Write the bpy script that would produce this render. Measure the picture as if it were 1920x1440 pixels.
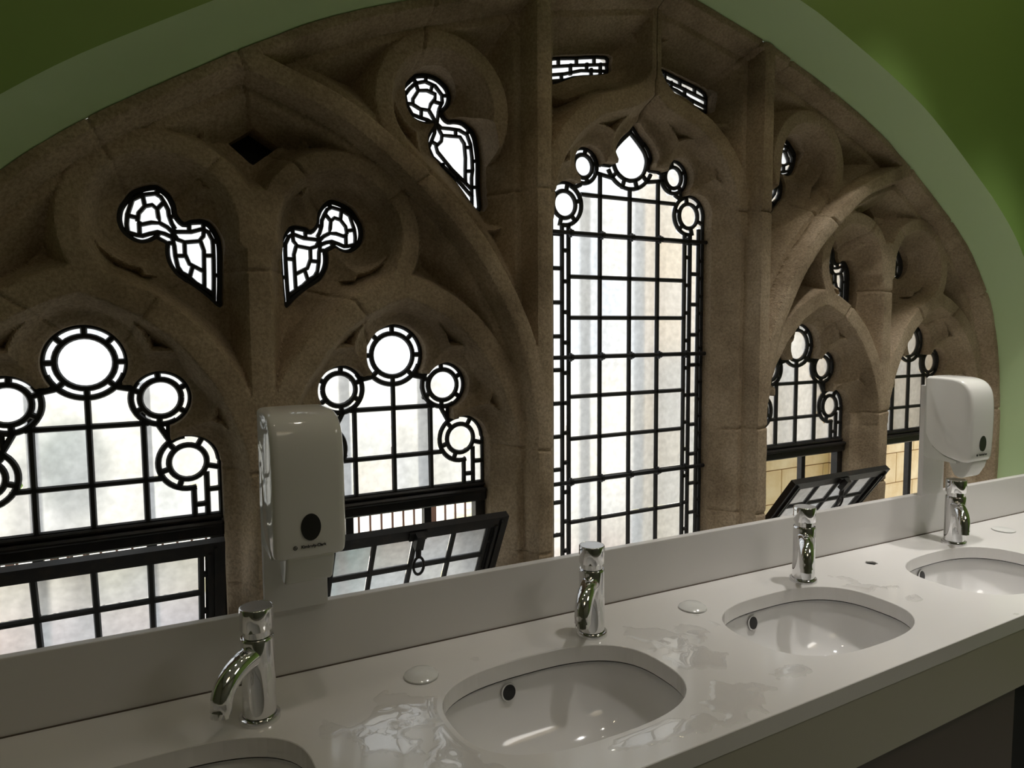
import bpy, bmesh, math, random
import numpy as np
from mathutils import Vector, Matrix
random.seed(7); np.random.seed(7)
for o in list(bpy.data.objects): bpy.data.objects.remove(o)
SC = bpy.context.scene
COL = SC.collection
S = 0.1            # one lattice unit (a pane width) in metres
ZF = 14.95         # floor lies this many units below the eye datum
def W(x, y, z): return Vector((x*S, y*S, (z+ZF)*S))

# ------------------------------------------------------------------ camera
YAW, PITCH, ROLL = 0.4986, -0.0763, -0.0073
FPX = 1300.98
cam_d = bpy.data.cameras.new('camera'); cam = bpy.data.objects.new('camera', cam_d); COL.objects.link(cam)
fw = Vector((math.sin(YAW)*math.cos(PITCH), math.cos(YAW)*math.cos(PITCH), math.sin(PITCH)))
rt = Vector((math.cos(YAW), -math.sin(YAW), 0)); up = rt.cross(fw)
r2 = rt*math.cos(ROLL)+up*math.sin(ROLL); u2 = -rt*math.sin(ROLL)+up*math.cos(ROLL)
mw = Matrix((r2, u2, -fw)).transposed().to_4x4(); mw.translation = W(-13.148, -16.765, 0.184)
cam.matrix_world = mw
cam_d.sensor_fit = 'HORIZONTAL'; cam_d.sensor_width = 36; cam_d.lens = FPX/1920*36; cam_d.clip_start = 0.02; cam_d.clip_end = 300
SC.camera = cam
# ------------------------------------------------------------------ sky (bright overcast) and exposure
wd = bpy.data.worlds.new('sky'); SC.world = wd; wd.use_nodes = True
bg = wd.node_tree.nodes['Background']; bg.inputs[0].default_value = (0.90, 0.95, 1.0, 1); bg.inputs[1].default_value = 1.16
sun_d = bpy.data.lights.new('sun', 'SUN'); sun = bpy.data.objects.new('sun', sun_d); COL.objects.link(sun)
sun_d.energy = 3.4; sun_d.angle = 0.05; sun_d.color = (1.0, 0.95, 0.86)
sun.rotation_euler = Vector((0.30, 0.55, -1.0)).to_track_quat('-Z', 'Y').to_euler()      # high, from behind the building: lights the ground and the wing outside
SC.view_settings.view_transform = 'Standard'; SC.view_settings.look = 'None'
SC.view_settings.gamma = 1; SC.view_settings.use_curve_mapping = False
SC.view_settings.exposure = 0.45
# ceiling downlights, then two added wide fill lamps: x, y, watts, beam angle
LAMPS = [(-16,-7.2,1.0,1.0), (-8,-7.2,3.5,1.0), (0,-7.2,21,1.0), (7.5,-7.2,52,1.0), (13.5,-8.2,68,0.95), (-12,-24,2.5,2.6), (9,-23,27,2.6)]

# ------------------------------------------------------------------ helpers
def tag(o, label=None, cat=None, group=None, kind=None):
    if label: o['label'] = label
    if cat: o['category'] = cat
    if group: o['group'] = group
    if kind: o['kind'] = kind
    return o
def empty(name, loc, label=None, cat=None, group=None, kind=None):
    o = bpy.data.objects.new(name, None); COL.objects.link(o); o.location = loc; o.empty_display_size = 0.05
    return tag(o, label, cat, group, kind)
def link(name, me, mats, parent=None, smooth=False, loc=None):
    o = bpy.data.objects.new(name, me); COL.objects.link(o)
    if mats is not None and len(me.materials) == 0:
        for m in (mats if isinstance(mats, (list, tuple)) else [mats]): me.materials.append(m)
    if parent: o.parent = parent
    if smooth: me.polygons.foreach_set('use_smooth', [True]*len(me.polygons))
    if loc is not None: o.location = loc
    return o
def npmesh(name, V, F):
    """V (n,3), F list/array of tris"""
    me = bpy.data.meshes.new(name); V = np.asarray(V, np.float32); F = np.asarray(F, np.int32)
    n, k = F.shape
    me.vertices.add(len(V)); me.vertices.foreach_set('co', V.ravel())
    me.loops.add(n*k); me.loops.foreach_set('vertex_index', F.ravel())
    me.polygons.add(n); me.polygons.foreach_set('loop_start', np.arange(0, n*k, k, dtype=np.int32))
    me.update(calc_edges=True); return me
class MB:
    """collects faces for one mesh"""
    def __init__(s): s.v = []; s.f = []
    def add(s, v, f):
        b = len(s.v); s.v += [tuple(p) for p in v]; s.f += [tuple(i+b for i in q) for q in f]
    def box(s, a, b):
        (x0, y0, z0), (x1, y1, z1) = a, b
        s.add([(x0,y0,z0),(x1,y0,z0),(x1,y1,z0),(x0,y1,z0),(x0,y0,z1),(x1,y0,z1),(x1,y1,z1),(x0,y1,z1)],
              [(0,3,2,1),(4,5,6,7),(0,1,5,4),(1,2,6,5),(2,3,7,6),(3,0,4,7)])
    def rings(s, R, cap=True, closed=True):
        n = len(R[0]); v = [p for r in R for p in r]; f = []
        for i in range(len(R)-1):
            for j in range(n if closed else n-1):
                k = (j+1) % n; f.append((i*n+j, i*n+k, (i+1)*n+k, (i+1)*n+j))
        if cap: f.append(tuple(range(n-1, -1, -1))); f.append(tuple((len(R)-1)*n+j for j in range(n)))
        s.add(v, f)
    def lathe(s, prof, c=(0,0,0), n=28, cap=True):
        s.rings([[(c[0]+r*math.cos(2*math.pi*j/n), c[1]+r*math.sin(2*math.pi*j/n), c[2]+z) for j in range(n)] for r, z in prof], cap)
    def tube(s, pts, rad, n=10, cap=True):
        P = [Vector(p) for p in pts]; R = []
        t0 = (P[1]-P[0]).normalized(); nn = t0.orthogonal().normalized()
        for i, p in enumerate(P):
            t = ((P[min(i+1,len(P)-1)]-P[max(i-1,0)])).normalized()
            nn = (nn - t*nn.dot(t)).normalized(); b = t.cross(nn); r = rad[i] if isinstance(rad, (list,tuple)) else rad
            R.append([tuple(p+(nn*math.cos(2*math.pi*j/n)+b*math.sin(2*math.pi*j/n))*r) for j in range(n)])
        s.rings(R, cap)
    def build(s, name, mats, parent=None, smooth=False, bevel=0, loc=None, seg=2, scale=1.0):
        me = bpy.data.meshes.new(name); me.from_pydata([tuple(c*scale for c in p) for p in s.v], [], s.f)
        bm = bmesh.new(); bm.from_mesh(me)
        bmesh.ops.recalc_face_normals(bm, faces=bm.faces)
        if bevel:
            es = [e for e in bm.edges if len(e.link_faces) == 2 and e.calc_face_angle() > 0.5]
            bmesh.ops.bevel(bm, geom=es, offset=bevel, segments=seg, affect='EDGES', profile=0.5)
        bm.to_mesh(me); bm.free()
        o = link(name, me, mats, parent, smooth, loc)
        if smooth: me.set_sharp_from_angle(angle=0.7)
        return o
# ---- materials
def mat(name, col, rough=0.5, metal=0.0, spec=0.5, noise=None, bump=None, coat=0.0):
    m = bpy.data.materials.new(name); m.use_nodes = True; nt = m.node_tree; b = nt.nodes['Principled BSDF']
    b.inputs['Base Color'].default_value = (*col, 1); b.inputs['Roughness'].default_value = rough
    b.inputs['Metallic'].default_value = metal; b.inputs['Specular IOR Level'].default_value = spec
    b.inputs['Coat Weight'].default_value = coat
    if noise or bump:
        tc = nt.nodes.new('ShaderNodeTexCoord')
    if noise:
        sc, col2, det, lo, hi = noise
        n = nt.nodes.new('ShaderNodeTexNoise'); n.inputs['Scale'].default_value = sc; n.inputs['Detail'].default_value = det
        nt.links.new(tc.outputs['Object'], n.inputs['Vector'])
        r = nt.nodes.new('ShaderNodeValToRGB'); r.color_ramp.elements[0].position = lo; r.color_ramp.elements[1].position = hi
        r.color_ramp.elements[0].color = (*col, 1); r.color_ramp.elements[1].color = (*col2, 1)
        nt.links.new(n.outputs['Fac'], r.inputs['Fac']); nt.links.new(r.outputs['Color'], b.inputs['Base Color'])
    if bump:
        sc, st, dist = bump
        n2 = nt.nodes.new('ShaderNodeTexNoise'); n2.inputs['Scale'].default_value = sc; n2.inputs['Detail'].default_value = 4
        nt.links.new(tc.outputs['Object'], n2.inputs['Vector'])
        bp = nt.nodes.new('ShaderNodeBump'); bp.inputs['Strength'].default_value = st; bp.inputs['Distance'].default_value = dist
        nt.links.new(n2.outputs['Fac'], bp.inputs['Height']); nt.links.new(bp.outputs['Normal'], b.inputs['Normal'])
    return m
M = {}
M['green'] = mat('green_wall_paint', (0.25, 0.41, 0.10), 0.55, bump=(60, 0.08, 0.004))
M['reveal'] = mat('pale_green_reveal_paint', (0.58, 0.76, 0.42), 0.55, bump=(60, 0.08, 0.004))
M['white_wall'] = mat('pale_room_paint', (0.80, 0.80, 0.76), 0.7)
M['dim'] = mat('dull_grey_green_paint', (0.21, 0.22, 0.17), 0.6)
M['satin'] = mat('satin_chrome', (0.72, 0.72, 0.73), 0.38, metal=1.0)
M['floor'] = mat('floor_vinyl', (0.33, 0.32, 0.30), 0.4)
M['lead'] = mat('lead_came', (0.02, 0.02, 0.02), 0.55)
M['steel'] = mat('black_painted_steel', (0.012, 0.011, 0.011), 0.42, noise=(40, (0.03, 0.022, 0.018), 3, 0.5, 0.75), bump=(90, 0.15, 0.002))
M['iron'] = mat('iron_bar', (0.03, 0.03, 0.032), 0.35, metal=0.6)
M['black'] = mat('black_board', (0.002, 0.002, 0.003), 0.8)
M['solid'] = mat('white_solid_surface', (0.82, 0.80, 0.78), 0.11, spec=0.6, bump=(7, 0.01, 0.003))
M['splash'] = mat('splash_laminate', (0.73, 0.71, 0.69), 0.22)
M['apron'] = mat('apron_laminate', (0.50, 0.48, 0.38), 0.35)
M['cupboard'] = mat('dark_brown_panel', (0.10, 0.075, 0.055), 0.5)
M['china'] = mat('vitreous_china', (0.80, 0.79, 0.78), 0.08, spec=0.6)
M['chrome'] = mat('chrome', (0.82, 0.82, 0.83), 0.06, metal=1.0)
M['gap_shade'] = mat('dark_gap', (0.01, 0.01, 0.01), 0.4)  # dark tone put in for the shade inside slit and overflow
M['plastic'] = mat('white_plastic', (0.78, 0.77, 0.73), 0.08, spec=0.5)
M['plastic2'] = mat('grey_white_plastic', (0.62, 0.62, 0.57), 0.25)
M['window'] = mat('smoked_plastic', (0.03, 0.03, 0.03), 0.12)
M['ink'] = mat('black_print', (0.02, 0.02, 0.02), 0.5)
M['cap'] = mat('white_cap', (0.80, 0.80, 0.78), 0.15)
M['ashlar'] = mat('sandstone_ashlar', (0.72, 0.50, 0.27), 0.9, noise=(9, (0.86, 0.66, 0.42), 6, 0.35, 0.7), bump=(40, 0.3, 0.01))
M['leaf'] = mat('leaves', (0.10, 0.17, 0.03), 0.6)
M['bark'] = mat('bark', (0.10, 0.07, 0.05), 0.8)
M['rail'] = mat('brown_railing', (0.10, 0.045, 0.035), 0.5)
M['blue'] = mat('blue_plastic', (0.10, 0.42, 0.55), 0.5)
M['litter'] = mat('leafy_ground', (0.50, 0.47, 0.30), 0.9, noise=(2.6, (0.86, 0.82, 0.75), 8, 0.38, 0.54))
M['sill'] = mat('white_bounce_sill', (0.78, 0.77, 0.73), 0.5)
M['paving'] = mat('red_paving', (0.50, 0.30, 0.27), 0.8)
def stone_mat():
    m = mat('brown_sandstone', (0.30, 0.225, 0.145), 0.92, spec=0.2)
    nt = m.node_tree; b = nt.nodes['Principled BSDF']; tc = nt.nodes.new('ShaderNodeTexCoord')
    def noise(sc, det, rough=0.55):
        n = nt.nodes.new('ShaderNodeTexNoise'); n.inputs['Scale'].default_value = sc; n.inputs['Detail'].default_value = det
        n.inputs['Roughness'].default_value = rough; nt.links.new(tc.outputs['Object'], n.inputs['Vector']); return n
    def ramp(n, stops):
        r = nt.nodes.new('ShaderNodeValToRGB'); e = r.color_ramp.elements
        e[0].position, e[0].color = stops[0][0], (*stops[0][1], 1); e[1].position, e[1].color = stops[-1][0], (*stops[-1][1], 1)
        for p, c in stops[1:-1]:
            q = e.new(p); q.color = (*c, 1)
        nt.links.new(n.outputs['Fac'], r.inputs['Fac']); return r
    a = ramp(noise(5, 5), [(0.3, (0.275, 0.207, 0.136)), (0.5, (0.445, 0.348, 0.238)), (0.72, (0.57, 0.46, 0.335))])
    c = ramp(noise(150, 3, 0.7), [(0.30, (0.55, 0.55, 0.55)), (0.62, (1.1, 1.1, 1.1))])
    mx = nt.nodes.new('ShaderNodeMix'); mx.data_type = 'RGBA'; mx.blend_type = 'MULTIPLY'; mx.inputs['Factor'].default_value = 0.8
    nt.links.new(a.outputs['Color'], mx.inputs['A']); nt.links.new(c.outputs['Color'], mx.inputs['B'])
    nt.links.new(mx.outputs['Result'], b.inputs['Base Color'])
    n3 = noise(170, 3, 0.7); n4 = noise(26, 4)
    ad = nt.nodes.new('ShaderNodeMath'); ad.operation = 'MULTIPLY_ADD'; ad.inputs[1].default_value = 0.6
    nt.links.new(n3.outputs['Fac'], ad.inputs[0]); nt.links.new(n4.outputs['Fac'], ad.inputs[2])
    bp = nt.nodes.new('ShaderNodeBump'); bp.inputs['Strength'].default_value = 0.55; bp.inputs['Distance'].default_value = 0.006
    nt.links.new(ad.outputs[0], bp.inputs['Height']); nt.links.new(bp.outputs['Normal'], b.inputs['Normal'])
    return m
M['stone'] = stone_mat()
def glass_mats():
    # room side: a clear glossy skin over the slab; outer side: obscured (frosted) glass that scatters the daylight
    f = bpy.data.materials.new('obscured_glass_face'); f.use_nodes = True; nt = f.node_tree; nt.nodes.clear()
    o = nt.nodes.new('ShaderNodeOutputMaterial'); mx = nt.nodes.new('ShaderNodeMixShader'); mx.inputs[0].default_value = 0.05
    t = nt.nodes.new('ShaderNodeBsdfTransparent'); g = nt.nodes.new('ShaderNodeBsdfGlossy'); g.inputs['Roughness'].default_value = 0.3
    nt.links.new(t.outputs[0], mx.inputs[1]); nt.links.new(g.outputs[0], mx.inputs[2]); nt.links.new(mx.outputs[0], o.inputs[0])
    k = bpy.data.materials.new('obscured_glass'); k.use_nodes = True; nt = k.node_tree; nt.nodes.clear()
    o = nt.nodes.new('ShaderNodeOutputMaterial'); mx = nt.nodes.new('ShaderNodeMixShader'); mx.inputs[0].default_value = 0.38
    tl = nt.nodes.new('ShaderNodeBsdfTranslucent'); rf = nt.nodes.new('ShaderNodeBsdfRefraction')
    rf.inputs['Roughness'].default_value = 0.33; rf.inputs['IOR'].default_value = 1.25
    oi = nt.nodes.new('ShaderNodeObjectInfo'); tc = nt.nodes.new('ShaderNodeTexCoord')
    n = nt.nodes.new('ShaderNodeTexNoise'); n.inputs['Scale'].default_value = 55; n.inputs['Detail'].default_value = 5
    nt.links.new(tc.outputs['Object'], n.inputs['Vector'])
    r = nt.nodes.new('ShaderNodeValToRGB'); e = r.color_ramp.elements
    e[0].color = (0.97, 0.95, 0.91, 1); e[1].color = (0.93, 0.96, 1.0, 1); nt.links.new(oi.outputs['Random'], r.inputs['Fac'])
    r2_ = nt.nodes.new('ShaderNodeValToRGB'); e = r2_.color_ramp.elements; e[0].position = 0.3; e[1].position = 0.7
    e[0].color = (0.80, 0.80, 0.80, 1); e[1].color = (1, 1, 1, 1); nt.links.new(n.outputs['Fac'], r2_.inputs['Fac'])
    mu = nt.nodes.new('ShaderNodeMix'); mu.data_type = 'RGBA'; mu.blend_type = 'MULTIPLY'; mu.inputs['Factor'].default_value = 1
    nt.links.new(r.outputs['Color'], mu.inputs['A']); nt.links.new(r2_.outputs['Color'], mu.inputs['B'])
    nt.links.new(mu.outputs['Result'], tl.inputs['Color']); nt.links.new(mu.outputs['Result'], rf.inputs['Color'])
    nt.links.new(tl.outputs[0], mx.inputs[1]); nt.links.new(rf.outputs[0], mx.inputs[2]); nt.links.new(mx.outputs[0], o.inputs[0])
    return f, k
M['gface'], M['gback'] = glass_mats()
def water_mat():
    m = bpy.data.materials.new('water'); m.use_nodes = True; nt = m.node_tree; nt.nodes.clear()
    o = nt.nodes.new('ShaderNodeOutputMaterial'); mx = nt.nodes.new('ShaderNodeMixShader'); fr = nt.nodes.new('ShaderNodeFresnel')
    fr.inputs['IOR'].default_value = 1.8; t = nt.nodes.new('ShaderNodeBsdfTransparent'); g = nt.nodes.new('ShaderNodeBsdfGlossy')
    g.inputs['Roughness'].default_value = 0.01; ge = nt.nodes.new('ShaderNodeNewGeometry'); sb = nt.nodes.new('ShaderNodeMath'); sb.operation = 'SUBTRACT'; sb.inputs[0].default_value = 1.0
    ml = nt.nodes.new('ShaderNodeMath'); ml.operation = 'MULTIPLY'; nt.links.new(ge.outputs['Backfacing'], sb.inputs[1])
    nt.links.new(sb.outputs[0], ml.inputs[0]); nt.links.new(fr.outputs[0], ml.inputs[1]); nt.links.new(ml.outputs[0], mx.inputs[0])
    nt.links.new(t.outputs[0], mx.inputs[1]); nt.links.new(g.outputs[0], mx.inputs[2]); nt.links.new(mx.outputs[0], o.inputs[0]); return m
M['water'] = water_mat()

# ------------------------------------------------------------------ 2-D fields
def catmull(P, closed=False, n=4):
    P = np.array(P, float); N = len(P); out = []
    rng = N if closed else N-1
    for i in range(rng):
        p0 = P[(i-1) % N] if closed or i > 0 else P[0]; p1 = P[i]; p2 = P[(i+1) % N]
        p3 = P[(i+2) % N] if closed or i+2 < N else P[-1]
        for t in np.arange(n)/n:
            out.append(0.5*((2*p1)+(-p0+p2)*t+(2*p0-5*p1+4*p2-p3)*t*t+(-p0+3*p1-3*p2+p3)*t**3))
    if not closed: out.append(P[-1])
    return np.array(out)
def dpoly(X, Z, P, closed=False):
    P = np.asarray(P, float); d = np.full(X.shape, 1e9); n = len(P)
    for i in range(n if closed else n-1):
        a = P[i]; b = P[(i+1) % n]; e = b-a; L = max(e@e, 1e-12)
        t = np.clip(((X-a[0])*e[0]+(Z-a[1])*e[1])/L, 0, 1)
        np.minimum(d, (X-a[0]-t*e[0])**2+(Z-a[1]-t*e[1])**2, out=d)
    return np.sqrt(d)
def spoly(X, Z, P):
    """signed distance, negative inside"""
    d = dpoly(X, Z, P, True); ins = np.zeros(X.shape, bool); n = len(P)
    for i in range(n):
        a = P[i]; b = P[(i+1) % n]
        if a[1] == b[1]: continue
        c = ((a[1] > Z) != (b[1] > Z)) & (X < (b[0]-a[0])*(Z-a[1])/(b[1]-a[1])+a[0]); ins ^= c
    return np.where(ins, -d, d)
def sbox(X, Z, x0, x1, z0, z1):
    cx, cz = (x0+x1)/2, (z0+z1)/2; qx = np.abs(X-cx)-(x1-x0)/2; qz = np.abs(Z-cz)-(z1-z0)/2
    return np.hypot(np.maximum(qx, 0), np.maximum(qz, 0))+np.minimum(np.maximum(qx, qz), 0)
def circ(X, Z, c, r): return np.hypot(X-c[0], Z-c[1])-r
def mesher(field, x0, x1, z0, z1, h):
    """triangulate field>0 on a grid whose vertices are pulled onto field=0"""
    xs = np.arange(x0, x1+h/2, h); zs = np.arange(z0, z1+h/2, h); X, Z = np.meshgrid(xs, zs)
    f = field(X, Z); gz, gx = np.gradient(f, h); g2 = gx*gx+gz*gz+1e-6
    near = np.abs(f) < 0.5*h
    k = np.clip(f/g2, -0.9*h, 0.9*h)*near
    X = X-k*gx; Z = Z-k*gz; ok = f > -0.5*h; pos = f >= 0.5*h
    nz, nx = f.shape; I = np.arange(nz*nx).reshape(nz, nx)
    a, b, c, d = I[:-1,:-1], I[:-1,1:], I[1:,1:], I[1:,:-1]
    O = ok.ravel(); PS = pos.ravel(); T = []; cells = []
    cid = np.arange((nz-1)*(nx-1)).reshape(nz-1, nx-1)
    A = O[a]; B = O[b]; C = O[c]; D = O[d]
    anyp = PS[a] | PS[b] | PS[c] | PS[d]
    full = A & B & C & D & anyp
    flip = ((np.add.outer(np.arange(nz-1), np.arange(nx-1)) % 2) == 0)
    for m, t1, t2 in ((full & flip, (a,b,c), (a,c,d)), (full & ~flip, (a,b,d), (b,c,d))):
        for t in (t1, t2): T.append(np.stack([q[m] for q in t], 1)); cells.append(cid[m])
    for m, t in ((~A & B & C & D & anyp, (b,c,d)), (A & ~B & C & D & anyp, (a,c,d)), (A & B & ~C & D & anyp, (a,b,d)), (A & B & C & ~D & anyp, (a,b,c))):
        T.append(np.stack([q[m] for q in t], 1)); cells.append(cid[m])
    return X.ravel(), Z.ravel(), np.concatenate(T), np.concatenate(cells), (nz-1, nx-1), xs, zs
def bedges(T):
    """directed boundary edges of a triangle set"""
    E = np.concatenate([T[:, [0,1]], T[:, [1,2]], T[:, [2,0]]]); n = int(T.max())+1
    key = np.minimum(E[:,0], E[:,1]).astype(np.int64)*n+np.maximum(E[:,0], E[:,1])
    u, inv, cnt = np.unique(key, return_inverse=True, return_counts=True)
    return E[cnt[inv] == 1]
def comps(T):
    """connected components of triangles (shared vertices) by label propagation"""
    lab = np.arange(int(T.max())+1)
    while True:
        m = lab[T].min(1); new = lab.copy()
        for j in range(3): np.minimum.at(new, T[:, j], m)
        new = new[new]
        if (new == lab).all(): break
        lab = new
    return lab[T[:, 0]]
def loops_of(T, X, Z):
    nxt = {}
    for a, b in bedges(T): nxt.setdefault(int(a), []).append(int(b))
    L = []
    while nxt:
        s = next(iter(nxt)); c = [s]; cur = s
        while True:
            q = nxt.get(cur)
            if not q: break
            n = q.pop()
            if not q: del nxt[cur]
            if n == s: break
            c.append(n); cur = n
        if len(c) > 3: L.append(np.c_[X[c], Z[c]])
    return L
def rdp(P, tol):
    P = np.asarray(P); n = len(P)
    if n < 6: return P
    j = int(np.argmax(((P-P[0])**2).sum(1)))
    def go(i, k):
        if k <= i+1: return []
        a = P[i]; b = P[k % n]; e = b-a; L = math.hypot(*e)+1e-9; Q = P[i+1:k]-a
        d = np.abs(Q[:,0]*e[1]-Q[:,1]*e[0])/L; m = int(np.argmax(d))
        if d[m] < tol: return []
        return go(i, i+1+m)+[i+1+m]+go(i+1+m, k)
    return P[[0]+go(0, j)+[j]+go(j, n)]
def area(P): x, z = P[:,0], P[:,1]; return 0.5*float(np.sum(x*np.roll(z,-1)-np.roll(x,-1)*z))

# ------------------------------------------------------------------ room shell
EH = [(0,9.5),(1.05,9.31),(2.59,8.97),(3.81,8.70),(4.64,8.47),(7.08,7.65),(8.99,6.9),(10.4,6.17),(12.25,5.06),(13.76,4.09),(15.1,3.0),(16.1,1.8),(16.75,0.8),(17.24,-0.67),(17.5,-2.0),(17.63,-3.2),(17.65,-5.5),(17.65,-9.0)]
eh = catmull(EH, n=4)
EC = np.concatenate([np.c_[-eh[::-1,0], eh[::-1,1]], eh[1:]])      # arch edge of the stonework, left foot to right foot
def offset(P, d):
    t = np.gradient(P, axis=0); n = np.c_[-t[:,1], t[:,0]]; n /= np.linalg.norm(n, axis=1)[:,None]; return P+n*d
E1 = offset(EC, 0.20); E2 = offset(EC, 0.55)
def filled(outer, holes, name):
    """flat mesh of a polygon with holes (in XY)"""
    cu = bpy.data.curves.new(name, 'CURVE'); cu.dimensions = '2D'; cu.fill_mode = 'BOTH'
    for P in [outer]+holes:
        s = cu.splines.new('POLY'); s.points.add(len(P)-1); s.use_cyclic_u = True
        for q, p in zip(s.points, P): q.co = (p[0], p[1], 0, 1)
    o = bpy.data.objects.new(name, cu); COL.objects.link(o); dg = bpy.context.evaluated_depsgraph_get()
    me = bpy.data.meshes.new_from_object(o.evaluated_get(dg)); bpy.data.objects.remove(o); bpy.data.curves.remove(cu)
    bm = bmesh.new(); bm.from_mesh(me); bmesh.ops.remove_doubles(bm, verts=bm.verts, dist=1e-5); bm.to_mesh(me); bm.free()
    return me
def slab(me, name, fn, thick):
    """turn a flat XY mesh into a solid: fn maps (x,y,depth)->world"""
    bm = bmesh.new(); bm.from_mesh(me)
    r = bmesh.ops.extrude_face_region(bm, geom=bm.faces[:])
    for v in r['geom']:
        if isinstance(v, bmesh.types.BMVert): v.co.z += thick
    for v in bm.verts: v.co = fn(*v.co)
    bmesh.ops.recalc_face_normals(bm, faces=bm.faces)
    out = bpy.data.meshes.new(name); bm.to_mesh(out); bm.free(); bpy.data.meshes.remove(me); return out
XL, XR, YB, ZC = -27.0, 21.0, -34.0, 17.0
hole = [tuple(p) for p in E2[E2[:,1] > -7.9]]; hole = [(hole[0][0], -7.9)]+hole+[(hole[-1][0], -7.9)]
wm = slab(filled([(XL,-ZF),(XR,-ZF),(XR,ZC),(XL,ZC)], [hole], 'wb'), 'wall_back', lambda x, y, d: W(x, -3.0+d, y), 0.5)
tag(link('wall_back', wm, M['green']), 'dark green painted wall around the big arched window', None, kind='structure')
mb = MB()
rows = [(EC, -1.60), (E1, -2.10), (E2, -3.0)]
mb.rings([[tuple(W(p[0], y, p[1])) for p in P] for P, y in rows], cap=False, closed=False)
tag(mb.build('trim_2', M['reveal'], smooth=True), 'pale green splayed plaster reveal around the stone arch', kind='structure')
def bx(name, a, b, m, label, kind='structure'):
    q = MB(); q.box(tuple(W(*a)), tuple(W(*b))); return tag(q.build(name, m), label, kind=kind)
bx('floor', (XL,YB,-ZF-0.5), (XR,-2.6,-ZF), M['floor'], 'grey floor of the washroom')
bx('ceiling', (XL,YB,ZC), (XR,-2.6,ZC+0.5), M['white_wall'], 'pale ceiling of the washroom')
bx('wall_left', (XL-0.5,YB,-ZF), (XL,-2.6,ZC), M['dim'], 'dull grey-green wall left of the washbasins')
bx('wall_right', (XR,YB,-ZF), (XR+0.5,-2.6,ZC), M['green'], 'green wall at the far end of the basins')
bx('wall_front', (XL,YB-0.5,-ZF), (XR,YB,ZC), M['dim'], 'wall opposite the arched window')
bx('trim_3', (-18.2,-2.95,-7.95), (18.2,0.0,-7.45), M['sill'], 'unseen sill under the arched window, white to bounce daylight')  # unseen sill, made white to bounce daylight onto the lower stone

# ------------------------------------------------------------------ tracery geometry (left half; the right half mirrors it)
XL1, XL2 = -14.03, -7.45; XM = -10.74; XP = -3.96
LA, LB, ZT, ZS, ZL, Z1, Z2 = 1.356, 1.836, -0.397, -1.205, -2.65, -1.735, -2.964
def light_open(X, Z, zb=-7.35):
    x = np.abs(X); f = circ(x, Z, (0, ZT), 0.77)
    for g in (circ(x, Z, (LA, ZS), 0.60), circ(x, Z, (LB, ZL), 0.64), sbox(x, Z, -2.5, 2.5, zb, ZL), sbox(x, Z, -1.5, 1.5, zb, ZS), sbox(x, Z, -0.55, 0.55, zb, ZT), spoly(x, Z, [(-0.80,-0.87),(0.80,-0.87),(1.5,-1.6),(-1.5,-1.6)])):
        f = np.minimum(f, g)
    return f
TIP = catmull([(-0.5,4.9),(-0.80,5.25),(-0.66,5.62),(-0.32,5.92),(0,6.22),(0.32,5.92),(0.66,5.62),(0.80,5.25),(0.5,4.9)], n=3)
def centre_open(X, Z):
    x = np.abs(X); f = spoly(x, Z, TIP)
    for g in (circ(x, Z, (1.676, 4.85), 0.52), circ(x, Z, (2.31, 3.73), 0.63), sbox(x, Z, -2.93, 2.93, -7.35, 3.73), sbox(x, Z, -2.0, 2.0, -7.35, 4.6), sbox(x, Z, -0.7, 0.7, -7.35, 5.2), spoly(x, Z, [(-1.07,4.98),(1.07,4.98),(1.9,4.3),(-1.9,4.3)])):
        f = np.minimum(f, g)
    return f
D1O = [(-2.54, 2.54), (-2.51, 2.74), (-2.42, 2.9), (-2.29, 3.08), (-2.1, 3.19), (-1.87, 3.25), (-1.77, 3.21), (-1.63, 3.09), (-1.54, 2.89), (-1.52, 2.72), (-1.43, 2.57), (-1.32, 2.5), (-1.22, 2.56), (-1.1, 2.58), (-0.98, 2.59), (-0.87, 2.55), (-0.77, 2.43), (-0.69, 2.26), (-0.66, 2.08), (-0.66, 1.81), (-0.67, 1.5), (-0.68, 1.22), (-0.7, 0.95), (-0.71, 0.8), (-0.88, 0.98), (-1.15, 1.21), (-1.47, 1.43), (-1.58, 1.58), (-1.64, 1.71), (-1.67, 1.86), (-1.67, 2.01), (-1.66, 2.11), (-1.81, 2.19), (-1.88, 2.24), (-2.01, 2.16), (-2.15, 2.12), (-2.28, 2.15), (-2.41, 2.24), (-2.5, 2.36)]
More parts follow.
